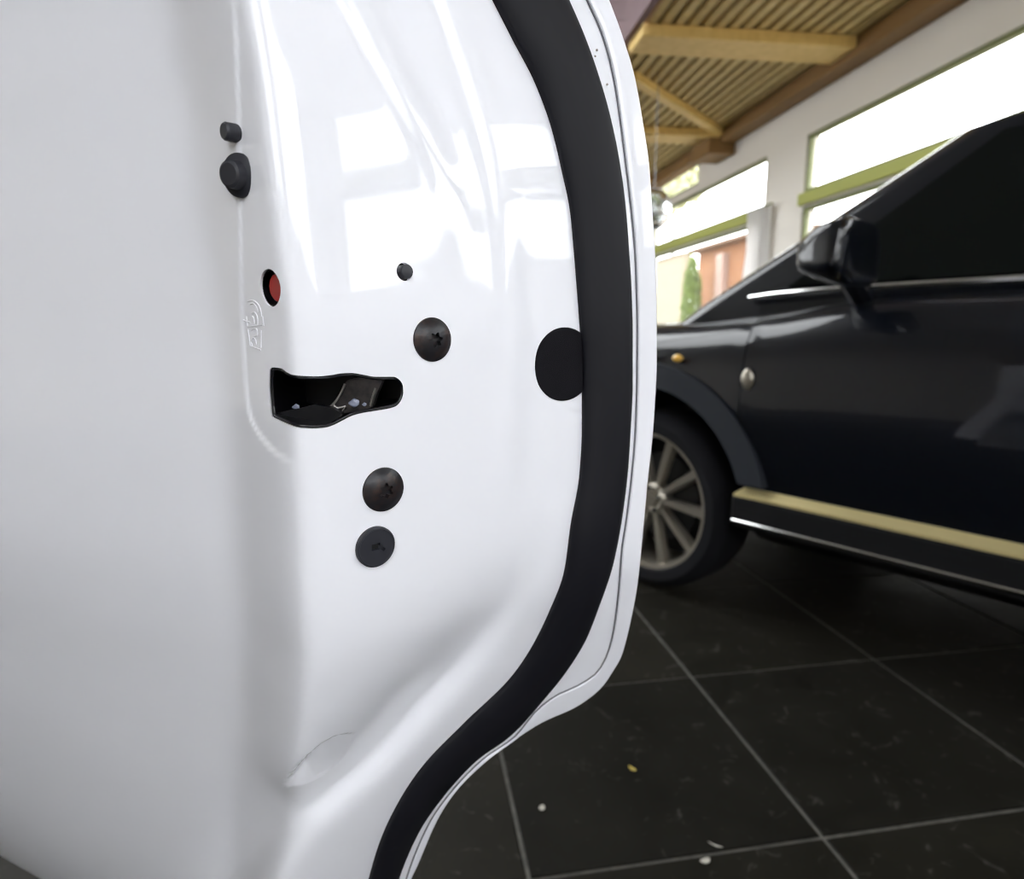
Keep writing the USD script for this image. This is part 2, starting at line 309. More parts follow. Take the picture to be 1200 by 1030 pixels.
# ------------------------------------------------------------------ black car
M_black = mat('black_car_paint', (0.002, 0.003, 0.006), 0.3, coat=0.8, spec=0.15)
M_glass = mat('dark_car_glass', (0.002, 0.003, 0.003), 0.03, spec=0.25)
M_clad = mat('grey_cladding', (0.016, 0.019, 0.026), 0.6, spec=0.3)
M_tyre = mat('tyre_rubber', (0.004, 0.004, 0.006), 0.85, spec=0.25)
M_sill = mat('sill_black', (0.004, 0.004, 0.005), 0.6, spec=0.2)
M_alloy = mat('dull_alloy', (0.36, 0.33, 0.28), 0.38, metal=0.9)
M_disc = mat('brake_steel', (0.05, 0.05, 0.05), 0.5, metal=0.7)
M_chrome = mat('chrome', (0.75, 0.75, 0.74), 0.12, metal=1.0)
M_step_reflection = mat('step_tread', (0.75, 0.63, 0.32), 0.3, metal=0.6)  # yellow of the reflected ceiling is put into this colour
M_amber = mat('amber_gloss', (0.75, 0.42, 0.05), 0.15, coat=1.0)
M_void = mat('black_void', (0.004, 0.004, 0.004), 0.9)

CA = math.radians(40.0)
cd, cn = np.array([-math.sin(CA), math.cos(CA), 0]), np.array([-math.cos(CA), -math.sin(CA), 0])   # car's forward and its left
r = ray(775, 592); hubw = r * ((0.345 - CAMZ) / r[2]) + [0, 0, CAMZ]
HW = 0.93
car_o = np.array([hubw[0], hubw[1], 0]) - cn * (HW - 0.02)
TC = frame4(car_o, cd, cn, [0, 0, 1])
car = thing('car', 'glossy black sport utility car parked on the dark tiles behind the white door', 'car')
def cpart(name, m, mt, parent=None, smooth=35): return obj(name, moved(m, TC), mt, parent or car, smooth)

def section(w, zt, zc, zb):
    half = [(0.001, zb), (w - 0.14, zb), (w - 0.05, zb + 0.06), (w - 0.015, zb + 0.25), (w, 0.72), (w - 0.012, zt - 0.14), (w - 0.05, zt - 0.03), (w - 0.13, zt + 0.01), (w * 0.5, zt + 0.75 * (zc - zt)), (0.001, zc)]
    h = spline(half, 40); return np.vstack([h, (h * [-1, 1])[::-1]])
st = [(1.00, 0.62, 0.80, 0.84, 0.40), (0.93, 0.78, 0.90, 0.95, 0.34), (0.75, 0.86, 0.955, 1.0, 0.30), (0.40, 0.915, 0.98, 1.03, 0.28), (0.0, 0.93, 1.0, 1.06, 0.28), (-0.35, 0.93, 1.035, 1.10, 0.28), (-0.6, 0.93, 1.07, 1.11, 0.28),
      (-1.5, 0.93, 1.09, 1.12, 0.28), (-2.7, 0.93, 1.12, 1.14, 0.28), (-3.4, 0.90, 1.12, 1.13, 0.32), (-3.62, 0.80, 1.05, 1.08, 0.42)]
xs = np.array([s[0] for s in st])[::-1]
from scipy.interpolate import PchipInterpolator
par = PchipInterpolator(xs, np.array([s[1:] for s in st])[::-1])
sx = np.linspace(xs[0], xs[-1], 90)
secs = [section(*par(x)) for x in sx]; n = len(secs[0])
V = np.vstack([np.c_[np.full(n, x), s] for x, s in zip(sx, secs)]); Fc = []
for i in range(len(sx) - 1):
    for j in range(n):
        k = (j + 1) % n; Fc += [[i * n + j, (i + 1) * n + j, (i + 1) * n + k], [i * n + j, (i + 1) * n + k, i * n + k]]
V = np.vstack([V, [[sx[0], 0, 0.75], [sx[-1], 0, 0.62]]]); e = len(V)
for j in range(n):
    k = (j + 1) % n; Fc += [[e - 2, j, k], [e - 1, (len(sx) - 1) * n + k, (len(sx) - 1) * n + j]]
bodyt = trimesh.Trimesh(V, Fc); bodyt.fix_normals(); body = to_m(bodyt)
def mbox(*a): return to_m(bx(*a))
def mcyl(x, z, r_, y0, y1):
    c = trimesh.creation.cylinder(r_, y1 - y0, sections=64); c.apply_transform(frame4([x, (y0 + y1) / 2, z], [1, 0, 0], [0, 0, -1], [0, 1, 0])); return to_m(c)
for wx in (0.08, -2.64):
    for sgn in (1, -1):
        y0, y1 = sorted((sgn * 0.56, sgn * 1.05))
        body = body - mcyl(wx, 0.37, 0.425, y0, y1) - mbox(wx - 0.425, wx + 0.425, y0, y1, 0.2, 0.37)
doors = []
for x0, x1 in ((-1.30, -0.30), (-2.14, -1.31)):
    for sgn in (1, -1):
        y0, y1 = sorted((sgn * 0.80, sgn * 1.0))
        doors.append(body ^ mbox(x0 + 0.004, x1 - 0.004, y0, y1, 0.464, 1.2)); body = body - mbox(x0, x1, y0, y1, 0.46, 1.2)
body = body - mbox(-0.02, 0.96, -0.706, -0.70, 0.9, 1.2) - mbox(-0.02, 0.96, 0.70, 0.706, 0.9, 1.2)   # bonnet shut lines
cpart('body', to_t(body), M_black)
for dm in doors: cpart('door', to_t(dm), M_black)
for x in (-1.16, -2.0):
    for sgn in (1, -1):
        h = spline([(x - 0.1, sgn * 0.915, 0.93), (x - 0.085, sgn * 0.965, 0.935), (x + 0.085, sgn * 0.965, 0.935), (x + 0.1, sgn * 0.915, 0.93)], 14)
        cpart('door_handle', tube(h, 0.013), M_black)
# cabin
def loop(z, xf, xr, hw, rad):
    return np.c_[np.array(sbox(xr, -hw, xf, hw).buffer(-rad).buffer(rad, quad_segs=5).exterior.coords), np.full(1, z).repeat(len(sbox(xr, -hw, xf, hw).buffer(-rad).buffer(rad, quad_segs=5).exterior.coords))]
cab = trimesh.Trimesh(np.vstack([loop(0.99, 0.12, -3.45, 0.80, 0.1), loop(1.09, -0.02, -3.40, 0.78, 0.1), loop(1.55, -0.72, -3.02, 0.63, 0.12), loop(1.61, -0.92, -2.85, 0.52, 0.12)])).convex_hull
cpart('cabin', cab, M_black)
def quad_plate(p, off):
    p = np.array(p, float); nrm = np.cross(p[1] - p[0], p[3] - p[0]); nrm /= np.linalg.norm(nrm)
    return trimesh.Trimesh(np.vstack([p - nrm * 0.012, p + nrm * off])).convex_hull
cpart('windscreen', quad_plate([(-0.06, 0.66, 1.11), (-0.06, -0.66, 1.11), (-0.69, -0.52, 1.53), (-0.69, 0.52, 1.53)], 0.012), M_glass)
for sgn in (1, -1):
    for p in ([(-0.36, 1.13), (-1.27, 1.14), (-1.27, 1.52), (-0.86, 1.52)], [(-1.34, 1.14), (-2.4, 1.15), (-2.4, 1.52), (-1.34, 1.52)], [(-2.48, 1.15), (-3.1, 1.17), (-2.85, 1.50), (-2.48, 1.52)]):
        q = [(x, sgn * (0.78 - (z - 1.10) / 0.45 * 0.15), z) for x, z in p]
        if sgn < 0: q = q[::-1]
        cpart('side_window', quad_plate(q, 0.006), M_glass)
    mir = trimesh.Trimesh(np.array([(-0.66 - 0.02 * abs(y), sgn * (1.02 + y * 0.13), 1.19 + z * 0.085) for y, z in [(-1, -0.7), (-1, 0.7), (-0.6, 1), (0.8, 1), (1, 0.6), (1, -0.5), (0.6, -1), (-0.6, -1)]] + [(-0.54, sgn * (1.02 + y * 0.085), 1.19 + z * 0.05) for y, z in [(-1, -0.7), (-1, 0.7), (1, 0.7), (1, -0.7)]] + [(-0.59, sgn * (1.02 + y * 0.12), 1.19 + z * 0.075) for y, z in [(-1, -0.7), (-0.8, 0.9), (0.9, 0.9), (1, -0.6), (0, -1)]])).convex_hull
    mir = mir.subdivide().subdivide(); trimesh.smoothing.filter_taubin(mir, iterations=12)
    mi = cpart('side_mirror', mir, M_black)
    cpart('mirror_arm', tube(spline([(-0.60, sgn * 0.80, 1.08), (-0.61, sgn * 0.90, 1.12), (-0.62, sgn * 0.98, 1.15)], 8), 0.03), M_black, mi)
    for wx in (0.08, -2.64):                                        # wheel arch cladding
        an = Point(0, 0).buffer(0.505, quad_segs=24).difference(Point(0, 0).buffer(0.42, quad_segs=24)).intersection(sbox(-1, 0.125, 1, 1))
        m = ext(an, 0.05); m.apply_transform(frame4([wx, sgn * (HW - 0.035), 0.37], [1, 0, 0], [0, 0, 1], [0, -1, 0])) ; m.fix_normals()
        if sgn > 0: m.apply_translation([0, 0.05, 0])
        cpart('arch_cladding', m, M_clad)
    rb = cpart('running_board', bev(-2.25, -0.30, *sorted((sgn * 0.84, sgn * 0.945)), 0.345, 0.455, 0.012), M_sill)
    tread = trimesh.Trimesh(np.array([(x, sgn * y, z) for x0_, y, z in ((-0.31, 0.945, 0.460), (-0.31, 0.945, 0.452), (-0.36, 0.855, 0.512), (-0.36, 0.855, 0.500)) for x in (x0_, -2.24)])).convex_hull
    cpart('step_tread', tread, M_step_reflection, rb)
    cpart('chrome_strip', bev(-2.22, -0.31, *sorted((sgn * 0.943, sgn * 0.953)), 0.366, 0.376, 0.003), M_chrome, rb)
    cpart('belt_glint', tube([(-0.24, sgn * 0.80, 1.098), (-0.32, sgn * 0.803, 1.106), (-0.5, sgn * 0.80, 1.115), (-2.9, sgn * 0.80, 1.15)], 0.009), M_chrome)  # chrome strip put in for a bright reflection below the side glass
bad = trimesh.creation.icosphere(2, 1.0); bad.apply_scale([0.022, 0.012, 0.034]); bad.apply_translation([-0.325, HW - 0.002, 0.838]); cpart('fender_vent', bad, M_alloy)
am = trimesh.creation.icosphere(2, 1.0); am.apply_scale([0.022, 0.012, 0.014]); am.apply_translation([-0.06, HW + 0.004, 0.895]); cpart('side_spot', am, M_amber)  # small amber spot on the fender
am = trimesh.creation.icosphere(2, 1.0); am.apply_scale([0.03, 0.012, 0.016]); am.apply_translation([0.06, HW + 0.004, 0.905]); cpart('side_spot', am, M_chrome)  # small chrome spot ahead of the amber one
# wheels: z of the wheel's own frame is the axle pointing outwards
def make_wheel():
    R, w2 = 0.345, 0.115
    ty = lathe([(0.258, -w2 * 0.8), (0.275, -w2), (0.31, -w2 * 1.02), (0.336, -w2 * 0.82), (R, -w2 * 0.5), (R, w2 * 0.5), (0.336, w2 * 0.82), (0.31, w2 * 1.02), (0.275, w2), (0.258, w2 * 0.8), (0.258, -w2 * 0.8)], 72)
    rim = lathe([(0.248, -0.09), (0.26, -0.095), (0.262, -0.085), (0.262, 0.088), (0.272, 0.098), (0.270, 0.106), (0.256, 0.104), (0.244, 0.07), (0.242, -0.08), (0.248, -0.09)], 72)
    disc = lathe([(0.0, -0.02), (0.17, -0.02), (0.17, 0.005), (0.0, 0.005)], 48)
    hub = lathe([(0.0, 0.02), (0.065, 0.02), (0.065, 0.06), (0.05, 0.075), (0.03, 0.07), (0.028, 0.078), (0.0, 0.08)], 40)
    back = lathe([(0.0, -0.085), (0.242, -0.085), (0.242, -0.075), (0.0, -0.075)], 48)
    spokes = []
    for k in range(5):
        for off in (-18, 18):
            a = a0 = math.radians(16 + 72 * k + off)
            p0, p1 = np.array([math.cos(a0) * 0.05, math.sin(a0) * 0.05]), np.array([math.cos(a) * 0.252, math.sin(a) * 0.252])
            dd = (p1 - p0) / np.linalg.norm(p1 - p0); sd = np.array([-dd[1], dd[0]])
            pts = []
            for p, z, hw, h in ((p0, 0.066, 0.015, 0.03), (p1, 0.082, 0.024, 0.03)):
                pts += [[*(p + sd * hw), z - h], [*(p - sd * hw), z - h], [*(p + sd * hw * 0.6), z], [*(p - sd * hw * 0.6), z]]
            spokes.append(trimesh.Trimesh(np.array(pts)).convex_hull)
    nuts = []
    for k in range(5):
        c = trimesh.creation.cylinder(0.011, 0.02, sections=6); a = math.radians(54 + 72 * k); c.apply_translation([0.045 * math.cos(a), 0.045 * math.sin(a), 0.075]); nuts.append(c)
    return ty, rim, disc, hub, back, spokes, nuts
WH = make_wheel()
for wx, sgn, steer in ((0.08, 1, -2), (0.08, -1, -2), (-2.64, 1, 0), (-2.64, -1, 0)):
    a = math.radians(steer)
    ax = np.array([-math.sin(a), math.cos(a), 0]) * sgn; e1 = np.array([math.cos(a), math.sin(a), 0])
    Tw = frame4([wx, sgn * (HW - 0.02 - 0.115), 0.345], e1, np.cross(ax, e1), ax)
    ty, rim, disc, hub, back, spokes, nuts = WH
    wp_ = cpart('wheel', moved(ty, Tw), M_tyre)
    cpart('rim', moved(rim, Tw), M_alloy, wp_); cpart('brake_disc', moved(disc, Tw), M_disc, wp_); cpart('barrel', moved(back, Tw), M_void, wp_)
    cpart('hub', moved(hub, Tw), M_alloy, wp_)
    for s_ in spokes: cpart('spoke', moved(s_, Tw), M_alloy, wp_, smooth=False)
    for s_ in nuts: cpart('wheel_nut', moved(s_, Tw), M_chrome, wp_, smooth=False)

# ------------------------------------------------------------------ white car door
M_paint = mat('white_car_paint', (0.85, 0.855, 0.92), 0.35, coat=0.75, spec=0.03)
M_rubber = mat('seal_rubber', (0.006, 0.006, 0.0095), 0.6, spec=0.25, bump=(2500, 0.00004))
M_felt = mat('black_felt_patch', (0.0055, 0.005, 0.0075), 0.9, spec=0.2, bump=(3000, 0.0002))
M_bolt = usdkit.material(stage, '/World/Looks/black_oxide_bolt', {
    'g': ('geometry', {}), 'n': ('noise_texture', {'scale': 160.0, 'detail': 4, 'roughness': 0.65}), 'r': ('rgb_ramp', {'ramp': [(0.48, (0.016, 0.016, 0.020)), (0.78, (0.055, 0.026, 0.018))]}),
    'n2': ('noise_texture', {'scale': 900.0, 'detail': 2}), 'b': ('bump', {'distance': 0.0001, 'strength': 0.6}), 'p': ('principled_bsdf', {'roughness': 0.36, 'metallic': 0.25, 'specular_ior_level': 0.5})},
    [('g.position', 'n.vector'), ('n.fac', 'r.fac'), ('r.color', 'p.base_color'), ('g.position', 'n2.vector'), ('n2.fac', 'b.height'), ('b.normal', 'p.normal')], surface='p.BSDF')
M_plug = mat('black_plastic_plug', (0.019, 0.020, 0.028), 0.5, bump=(1800, 0.00005))
M_lplast = mat('latch_plastic', (0.0025, 0.0025, 0.004), 0.35, spec=0.25)
M_lsteel = mat('latch_steel', (0.030, 0.025, 0.024), 0.42, metal=0.5, noise=(260, (0.007, 0.006, 0.008), 0.4, 0.65))
M_lbright = mat('latch_spring_steel', (0.32, 0.31, 0.30), 0.3, metal=0.9)
M_grease = mat('grease', (0.20, 0.22, 0.30), 0.2, spec=0.7)
M_red = mat('red_plastic', (0.36, 0.008, 0.004), 0.35)
M_speck = mat('dirt_speck', (0.32, 0.28, 0.26), 0.9)
M_seam = mat('seam_sealer', (0.16, 0.16, 0.18), 0.7)

YC = 0.25
def at_y(px, py, y): r_ = ray(px, py); return r_ * (y / r_[1]) + [0, 0, CAMZ]
corner_px = [(222, -520), (262, -160), (276, -80), (289, 0), (306, 100), (330, 300), (343, 400), (351, 560), (357, 700), (358, 770), (346, 850), (330, 930), (310, 1010), (285, 1100), (255, 1250)]
cz = np.array([at_y(x, y, YC)[[0, 2]] for x, y in corner_px])[::-1]
xc_of = PchipInterpolator(cz[:, 1], cz[:, 0], extrapolate=True)
def Yb(x, z):
    """the door's two big faces and the rounded corner between them"""
    d = x - xc_of(z); r_ = 0.007
    y = YC - 0.08 * d + 0.92 * (np.sqrt(d * d + r_ * r_) - r_)
    y = y - 0.36 * 0.012 * np.logaddexp(0, (d - 0.105) / 0.012)             # shut face turns back towards the seal
    y = y - 0.55 * 0.004 * np.logaddexp(0, (-d - 0.043) / 0.004)            # inner face turns again behind the corner
    y = y + 0.33 * 0.014 * np.logaddexp(0, (0.868 - z) / 0.014)             # below the latch the door draws in
    return y
def hits(pxs, fn=None):
    """where sight lines meet the door (fn(x, z) gives its y)"""
    fn = fn or Yb; R = np.array([ray(x, y) for x, y in pxs]); t = np.linspace(0.15, 0.95, 201)
    g = t[None] * R[:, 1:2] - fn(R[:, 0:1] * t[None], CAMZ + R[:, 2:3] * t[None])
    k = (g[:, :-1] < 0) & (g[:, 1:] >= 0); assert k.any(1).all(), np.asarray(pxs)[~k.any(1)]
    i = np.argmax(k, 1); a, b = t[i], t[i + 1]
    for _ in range(24):
        c = (a + b) / 2; low = c * R[:, 1] - fn(c * R[:, 0], CAMZ + c * R[:, 2]) < 0
        a, b = np.where(low, c, a), np.where(low, b, c)
    return R * a[:, None] + [0, 0, CAMZ]
def hit(px, py, fn=None): return hits([(px, py)], fn)[0]
def curve(pxs, n=120): return hits(spline(pxs, n))
def sdist(x, z, c):
    """signed distance (x, z plane) to a curve given from top to bottom; positive on its right; and position 0..1 along it"""
    p = np.asarray(c)[:, [0, 2]]; P = np.stack([x.ravel(), z.ravel()], 1)
    best = np.full(len(P), 1e9); sg = np.ones(len(P)); along = np.zeros(len(P)); m = len(p) - 1
    for i in range(m):
        a, b = p[i], p[i + 1]; ab = b - a; L2 = ab @ ab
        t = np.clip(((P - a) @ ab) / L2, 0, 1); q = P - a - t[:, None] * ab; d = np.hypot(q[:, 0], q[:, 1])
        cr = ab[0] * (P[:, 1] - a[1]) - ab[1] * (P[:, 0] - a[0]); u = d < best
        best = np.where(u, d, best); sg = np.where(u, np.where(cr > 0, 1, -1), sg); along = np.where(u, (i + t) / m, along)
    return (best * sg).reshape(x.shape), along.reshape(x.shape)

seal_l = [(300, -480), (452, -230), (519, -110), (577, 0), (601, 47), (626, 95), (646, 149), (659, 203), (668, 247), (673, 300), (678, 365), (682, 430), (682, 500), (679, 557), (669, 613), (661, 670), (643, 718), (622, 760), (600, 792), (543, 848), (495, 898), (468, 938), (446, 984), (432, 1030), (415, 1110), (405, 1200), (399, 1245)]
seal_r = [(420, -480), (558, -230), (618, -110), (669, 0), (687, 41), (702, 82), (717, 133), (728, 184), (736, 241), (740.5, 298), (743, 337), (744.5, 393), (744.5, 450), (742, 507), (739, 551), (732, 608), (722, 659), (705, 710), (690, 748), (665, 788), (637, 822), (600, 862), (560, 890), (523, 930), (495, 970), (470, 1030), (452, 1110), (440, 1200), (434, 1245)]
rim = [(482, -480), (614, -230), (668, -110), (713.6, 0), (731, 47.5), (744, 92), (753, 142), (760, 190), (764, 241), (767.5, 298), (769.5, 365), (769.5, 422), (767, 478), (764, 518), (759, 562), (753, 627), (747, 684), (739, 727), (734, 748), (728, 768), (719, 784), (705, 804), (677, 826), (634, 846), (600, 868), (572, 889), (534, 926), (513, 958), (488, 1015), (481, 1030), (462, 1110), (449, 1200), (443, 1245)]
hem = [(438, -480), (577, -230), (636, -110), (689, 2), (706, 41), (718, 85), (726, 133), (734, 196), (740, 247), (745, 308), (747, 393), (746.5, 450), (744.5, 507), (741, 551), (733.5, 613), (729, 642), (725, 693), (718, 744), (711, 768), (699, 788), (677, 803), (651, 815), (628, 833), (604, 862), (566, 889), (528, 928), (503, 964), (476, 1030), (457, 1110), (444, 1200), (438, 1245)]
NS = 260
def resample(pxs):
    """the same NS levels for all four edges, ordered from top to bottom by arc length between shared stations"""
    return hits(spline(pxs, NS))
C_l, C_r, C_rim, C_hem = (resample(c) for c in (seal_l, seal_r, rim, hem))
V_c = curve([(652, 600), (606, 680), (566, 742), (523, 796), (485, 838), (449, 878), (412, 916), (360, 960), (295, 1008), (230, 1060)], 140)
K1 = curve([(360, -120), (395, -60), (425, 0), (455, 60), (500, 150), (525, 220), (531, 290), (533, 370)], 40)
K2 = curve([(480, -130), (515, -40), (540, 30), (560, 90), (578, 150), (591, 220), (597, 300), (600, 450), (596, 560), (588, 640)], 50)
K3 = curve([(268, -60), (274, 60), (278, 200), (280, 330), (284, 430), (290, 485), (305, 515), (345, 546), (392, 552)], 50)
boss = hit(507, 690)
leaf_px = [(322, 938), (331, 921), (342, 907), (356, 891), (373, 877), (388, 870), (402, 869), (414, 871), (410, 886), (399, 904), (390, 915), (379, 924), (356, 936), (337, 940)]
leaf_c = hits(leaf_px)[:, [0, 2]]
GX, GZ = np.meshgrid(np.r_[np.linspace(-0.75, -0.28, 50, endpoint=False), np.linspace(-0.28, 0.13, 420)], np.linspace(0.45, 1.30, 700))
def detail(x, z):
    D = np.zeros_like(x)
    d, s = sdist(x, z, V_c); amp = smoothstep(s / 0.5) * (1 - smoothstep((s - 0.82) / 0.18))
    D += 0.017 * amp * np.where(d < 0, np.exp(-(d / 0.026) ** 2), 0.2 * np.exp(-(d / 0.035) ** 2) + 0.8 * np.exp(-(d / 0.0125) ** 2))     # valley; d<0 is the upper side
    d, s = sdist(x, z, K1); f = 1 - smoothstep((s - 0.45) / 0.5)
    D += 0.0070 * f * smoothstep(d / 0.009) * np.exp(-np.maximum(d, 0) / 0.022)
    D -= 0.0022 * f * np.exp(-((d + 0.002) / 0.0055) ** 2)
    d, s = sdist(x, z, K2); f = smoothstep(s / 0.1) * (1 - smoothstep((s - 0.8) / 0.2))
    D -= 0.0022 * f * np.exp(-(d / 0.007) ** 2)
    d, s = sdist(x, z, K3); f = 1 - smoothstep((s - 0.8) / 0.2)
    D += 0.0014 * f * smoothstep(d / 0.0025) * smoothstep((xc_of(z) - x) / 0.010 + 0.15)
    pg = Polygon(leaf_c); prepare(pg); ins = contains_xy(pg, x.ravel(), z.ravel()).reshape(x.shape)
    rim_d = distance(pg.exterior, points(x.ravel(), z.ravel())).reshape(x.shape); low, _ = sdist(x, z, hits(spline([(322, 938), (356, 937), (379, 924), (399, 904), (414, 871)], 24)))
    D += ins * 0.42 * np.abs(low) * smoothstep(rim_d / 0.0022)
    D -= 0.0004 * np.exp(-((x - boss[0]) ** 2 * 1.6 + (z - boss[2]) ** 2) / 0.0028 ** 2)
    return D
from scipy.interpolate import RegularGridInterpolator
_D = RegularGridInterpolator((GZ[:, 0], GX[0]), detail(GX, GZ), bounds_error=False, fill_value=0.0)
def Ys(x, z):
    x, z = np.asarray(x, float), np.asarray(z, float); return Yb(x, z) + _D(np.stack([np.broadcast_to(z, x.shape), x], -1))
def nrms(p, h=6e-4):
    x, z = p[:, 0], p[:, 2]
    n_ = np.stack([(Ys(x + h, z) - Ys(x - h, z)) / (2 * h), -np.ones_like(x), (Ys(x, z + h) - Ys(x, z - h)) / (2 * h)], 1); return n_ / np.linalg.norm(n_, axis=1, keepdims=True)
def nrm(x, z): return nrms(np.array([[x, 0, z]]))[0]
def local(px, py, lift=0.0):
    """a frame on the door's surface: x across, y up, z out"""
    p = hit(px, py, Ys); n_ = nrm(p[0], p[2]); ex = np.cross([0, 0, 1.0], n_); ex /= np.linalg.norm(ex); ey = np.cross(n_, ex)
    return frame4(p + n_ * lift, ex, ey, n_)

door = thing('white_car', 'white car, its open door edge with black rubber seal, latch slot and bolts', 'car')
# inner panel: sheet following Ys, from far left to the hem line
hem_sorted = C_hem[np.argsort(C_hem[:, 2])]; _, iu = np.unique(np.round(hem_sorted[:, 2], 5), return_index=True)
xr_of = PchipInterpolator(hem_sorted[iu, 2], hem_sorted[iu, 0], extrapolate=False)
zr = np.linspace(max(0.40, hem_sorted[iu[0], 2] + 1e-4), min(1.60, hem_sorted[iu[-1], 2] - 1e-4), 480)
ncol = 330
xcz, xrz = xc_of(zr), xr_of(zr)
ss = np.r_[np.linspace(-0.62, -0.2, 36, endpoint=False), np.linspace(-0.2, 0, 130, endpoint=False)]
X = np.concatenate([xcz[:, None] + ss[None, :], xcz[:, None] + (xrz - xcz)[:, None] * np.linspace(0, 1, ncol)[None, :]], 1)
Z = np.repeat(zr[:, None], X.shape[1], 1)
Yv = Ys(X, Z); th = 0.0012
nr, nc = X.shape
top = np.stack([X, Yv, Z], -1).reshape(-1, 3); bot = top + [0.0, th * 1.4, 0]
idx = np.arange(nr * nc).reshape(nr, nc)
q = np.stack([idx[:-1, :-1], idx[:-1, 1:], idx[1:, 1:], idx[1:, :-1]], -1).reshape(-1, 4)
ft = np.vstack([q[:, [0, 1, 2]], q[:, [0, 2, 3]]]); N = nr * nc
bd = np.r_[idx[0, :-1], idx[:-1, -1], idx[-1, :0:-1], idx[:0:-1, 0]]; bn = np.roll(bd, -1)
fs = np.vstack([np.c_[bn, bd, bd + N], np.c_[bn, bd + N, bn + N]])
pm = trimesh.Trimesh(np.vstack([top, bot]), np.vstack([ft, ft[:, ::-1] + N, fs]), process=False)
if pm.volume < 0: pm.invert()
panel = to_m(pm)
latch_px = [(316, 434), (319, 430.5), (329, 431.5), (336, 436), (342, 439), (355, 440.5), (372, 441), (388, 439.5), (400, 437.5), (411, 437), (425, 439), (440, 441.5), (452, 441.5), (461, 441.5), (468, 445), (472, 452), (472.5, 460), (470, 469), (464, 476), (455, 479), (440, 481.5), (425, 484), (412, 487.5), (400, 493.5), (390, 498.5), (380, 501.5), (365, 502.5), (350, 501.5), (337, 497.5), (325, 492), (318.5, 488), (316.5, 470), (315.5, 450)]
latch_c = hits(spline(latch_px + latch_px[:1], 150)[:-1], Ys)
def cut_y(c, y0, y1):
    pg = Polygon(c[:, [0, 2]]); m = ext(pg, y1 - y0); m.apply_transform(frame4([0, y1, 0], [1, 0, 0], [0, 0, 1], [0, -1, 0])); m.fix_normals(); return to_m(m)
panel = panel - cut_y(latch_c, 0.2, 0.4)
LK = local(316.5, 337.5)
cy = trimesh.creation.cylinder(1.0, 0.02, sections=48); cy.apply_scale([0.0072, 0.0073, 1]); cy.apply_transform(LK); panel = panel - to_m(cy)
SP = local(474, 318.5)
cy = trimesh.creation.cylinder(0.0038, 0.02, sections=40); cy.apply_transform(SP); panel = panel - to_m(cy)
pt = to_t(panel)
vv, ff, nn = meshkit.arrays(pt, 40)
on = np.abs(vv[:, 1] - Ys(vv[:, 0], vv[:, 2])) < 4e-5                       # exact normals on the outer face, so that reflections run smoothly
h = 5e-4
gx = (Ys(vv[:, 0] + h, vv[:, 2]) - Ys(vv[:, 0] - h, vv[:, 2])) / (2 * h); gz = (Ys(vv[:, 0], vv[:, 2] + h) - Ys(vv[:, 0], vv[:, 2] - h)) / (2 * h)
na = np.stack([gx, -np.ones_like(gx), gz], 1); na /= np.linalg.norm(na, axis=1, keepdims=True)
nn = np.where((on & ((nn * na).sum(1) > 0.8))[:, None], na, nn)
pp = usdkit.mesh(stage, path_for(str(door.GetPath()), 'inner_panel'), (vv, ff), M_paint)
pp.CreateNormalsAttr(nn.astype(np.float32).tolist()); pp.SetNormalsInterpolation('vertex')

# weatherstrip: a soft D-section drawn between the two edges of the seal
ctr = spline([((a + c) / 2, (b + d) / 2) for (a, b), (c, d) in zip(spline(seal_l, 60), spline(seal_r, 60))], 300)
lsL, lsR = LineString(spline(seal_l, 400)), LineString(spline(seal_r, 400))
def across(c, ls, side):
    out = []
    tg = np.gradient(c, axis=0); tg /= np.linalg.norm(tg, axis=1, keepdims=True)
    for p, t_ in zip(c, tg):
        nrm2 = np.array([-t_[1], t_[0]]) * side; x = LineString([p, p + nrm2 * 140]).intersection(ls)
        x = p + nrm2 * 30 if x.is_empty else np.array((x if x.geom_type == 'Point' else x.geoms[0]).coords[0]); out.append(x)
    return np.array(out)
eL, eR = across(ctr, lsL, 1), across(ctr, lsR, -1)
PL = hits(eL, Ys); PR = hits(eR + (eL - eR) / np.linalg.norm(eL - eR, axis=1, keepdims=True) * 6.0, Ys)
Nn = nrms((PL + PR) / 2)
prof = [(0.0, -0.0015), (-0.004, 0.0008), (0.0, 0.0024), (0.05, 0.0042), (0.14, 0.0060), (0.26, 0.0073), (0.40, 0.0080), (0.55, 0.0081), (0.70, 0.0076), (0.83, 0.0066), (0.93, 0.0048), (0.99, 0.0026), (1.0, 0.0008), (0.99, -0.0015)]
prof = spline(np.array(prof) * [1, 100], 40) / [1, 100]; prof[:, 0] = np.clip(prof[:, 0], -0.01, 1.0)
SV = np.stack([PL + (PR - PL) * s_ + Nn * h_ for s_, h_ in prof], 1); a_, b_ = SV.shape[:2]
ix = np.arange(a_ * b_).reshape(a_, b_); f = []
q = np.stack([ix[:-1], np.roll(ix, -1, 1)[:-1], np.roll(ix, -1, 1)[1:], ix[1:]], -1).reshape(-1, 4); f = np.vstack([q[:, [0, 1, 2]], q[:, [0, 2, 3]]])
for row, flip in ((ix[0], 1), (ix[-1], -1)):
    c0 = np.array([[row[0], row[i], row[i + 1]][::flip] for i in range(1, b_ - 1)]); f = np.vstack([f, c0])
sm = trimesh.Trimesh(SV.reshape(-1, 3), f, process=False); sm.fix_normals()
obj('weatherstrip', sm, M_rubber, door, smooth=50)

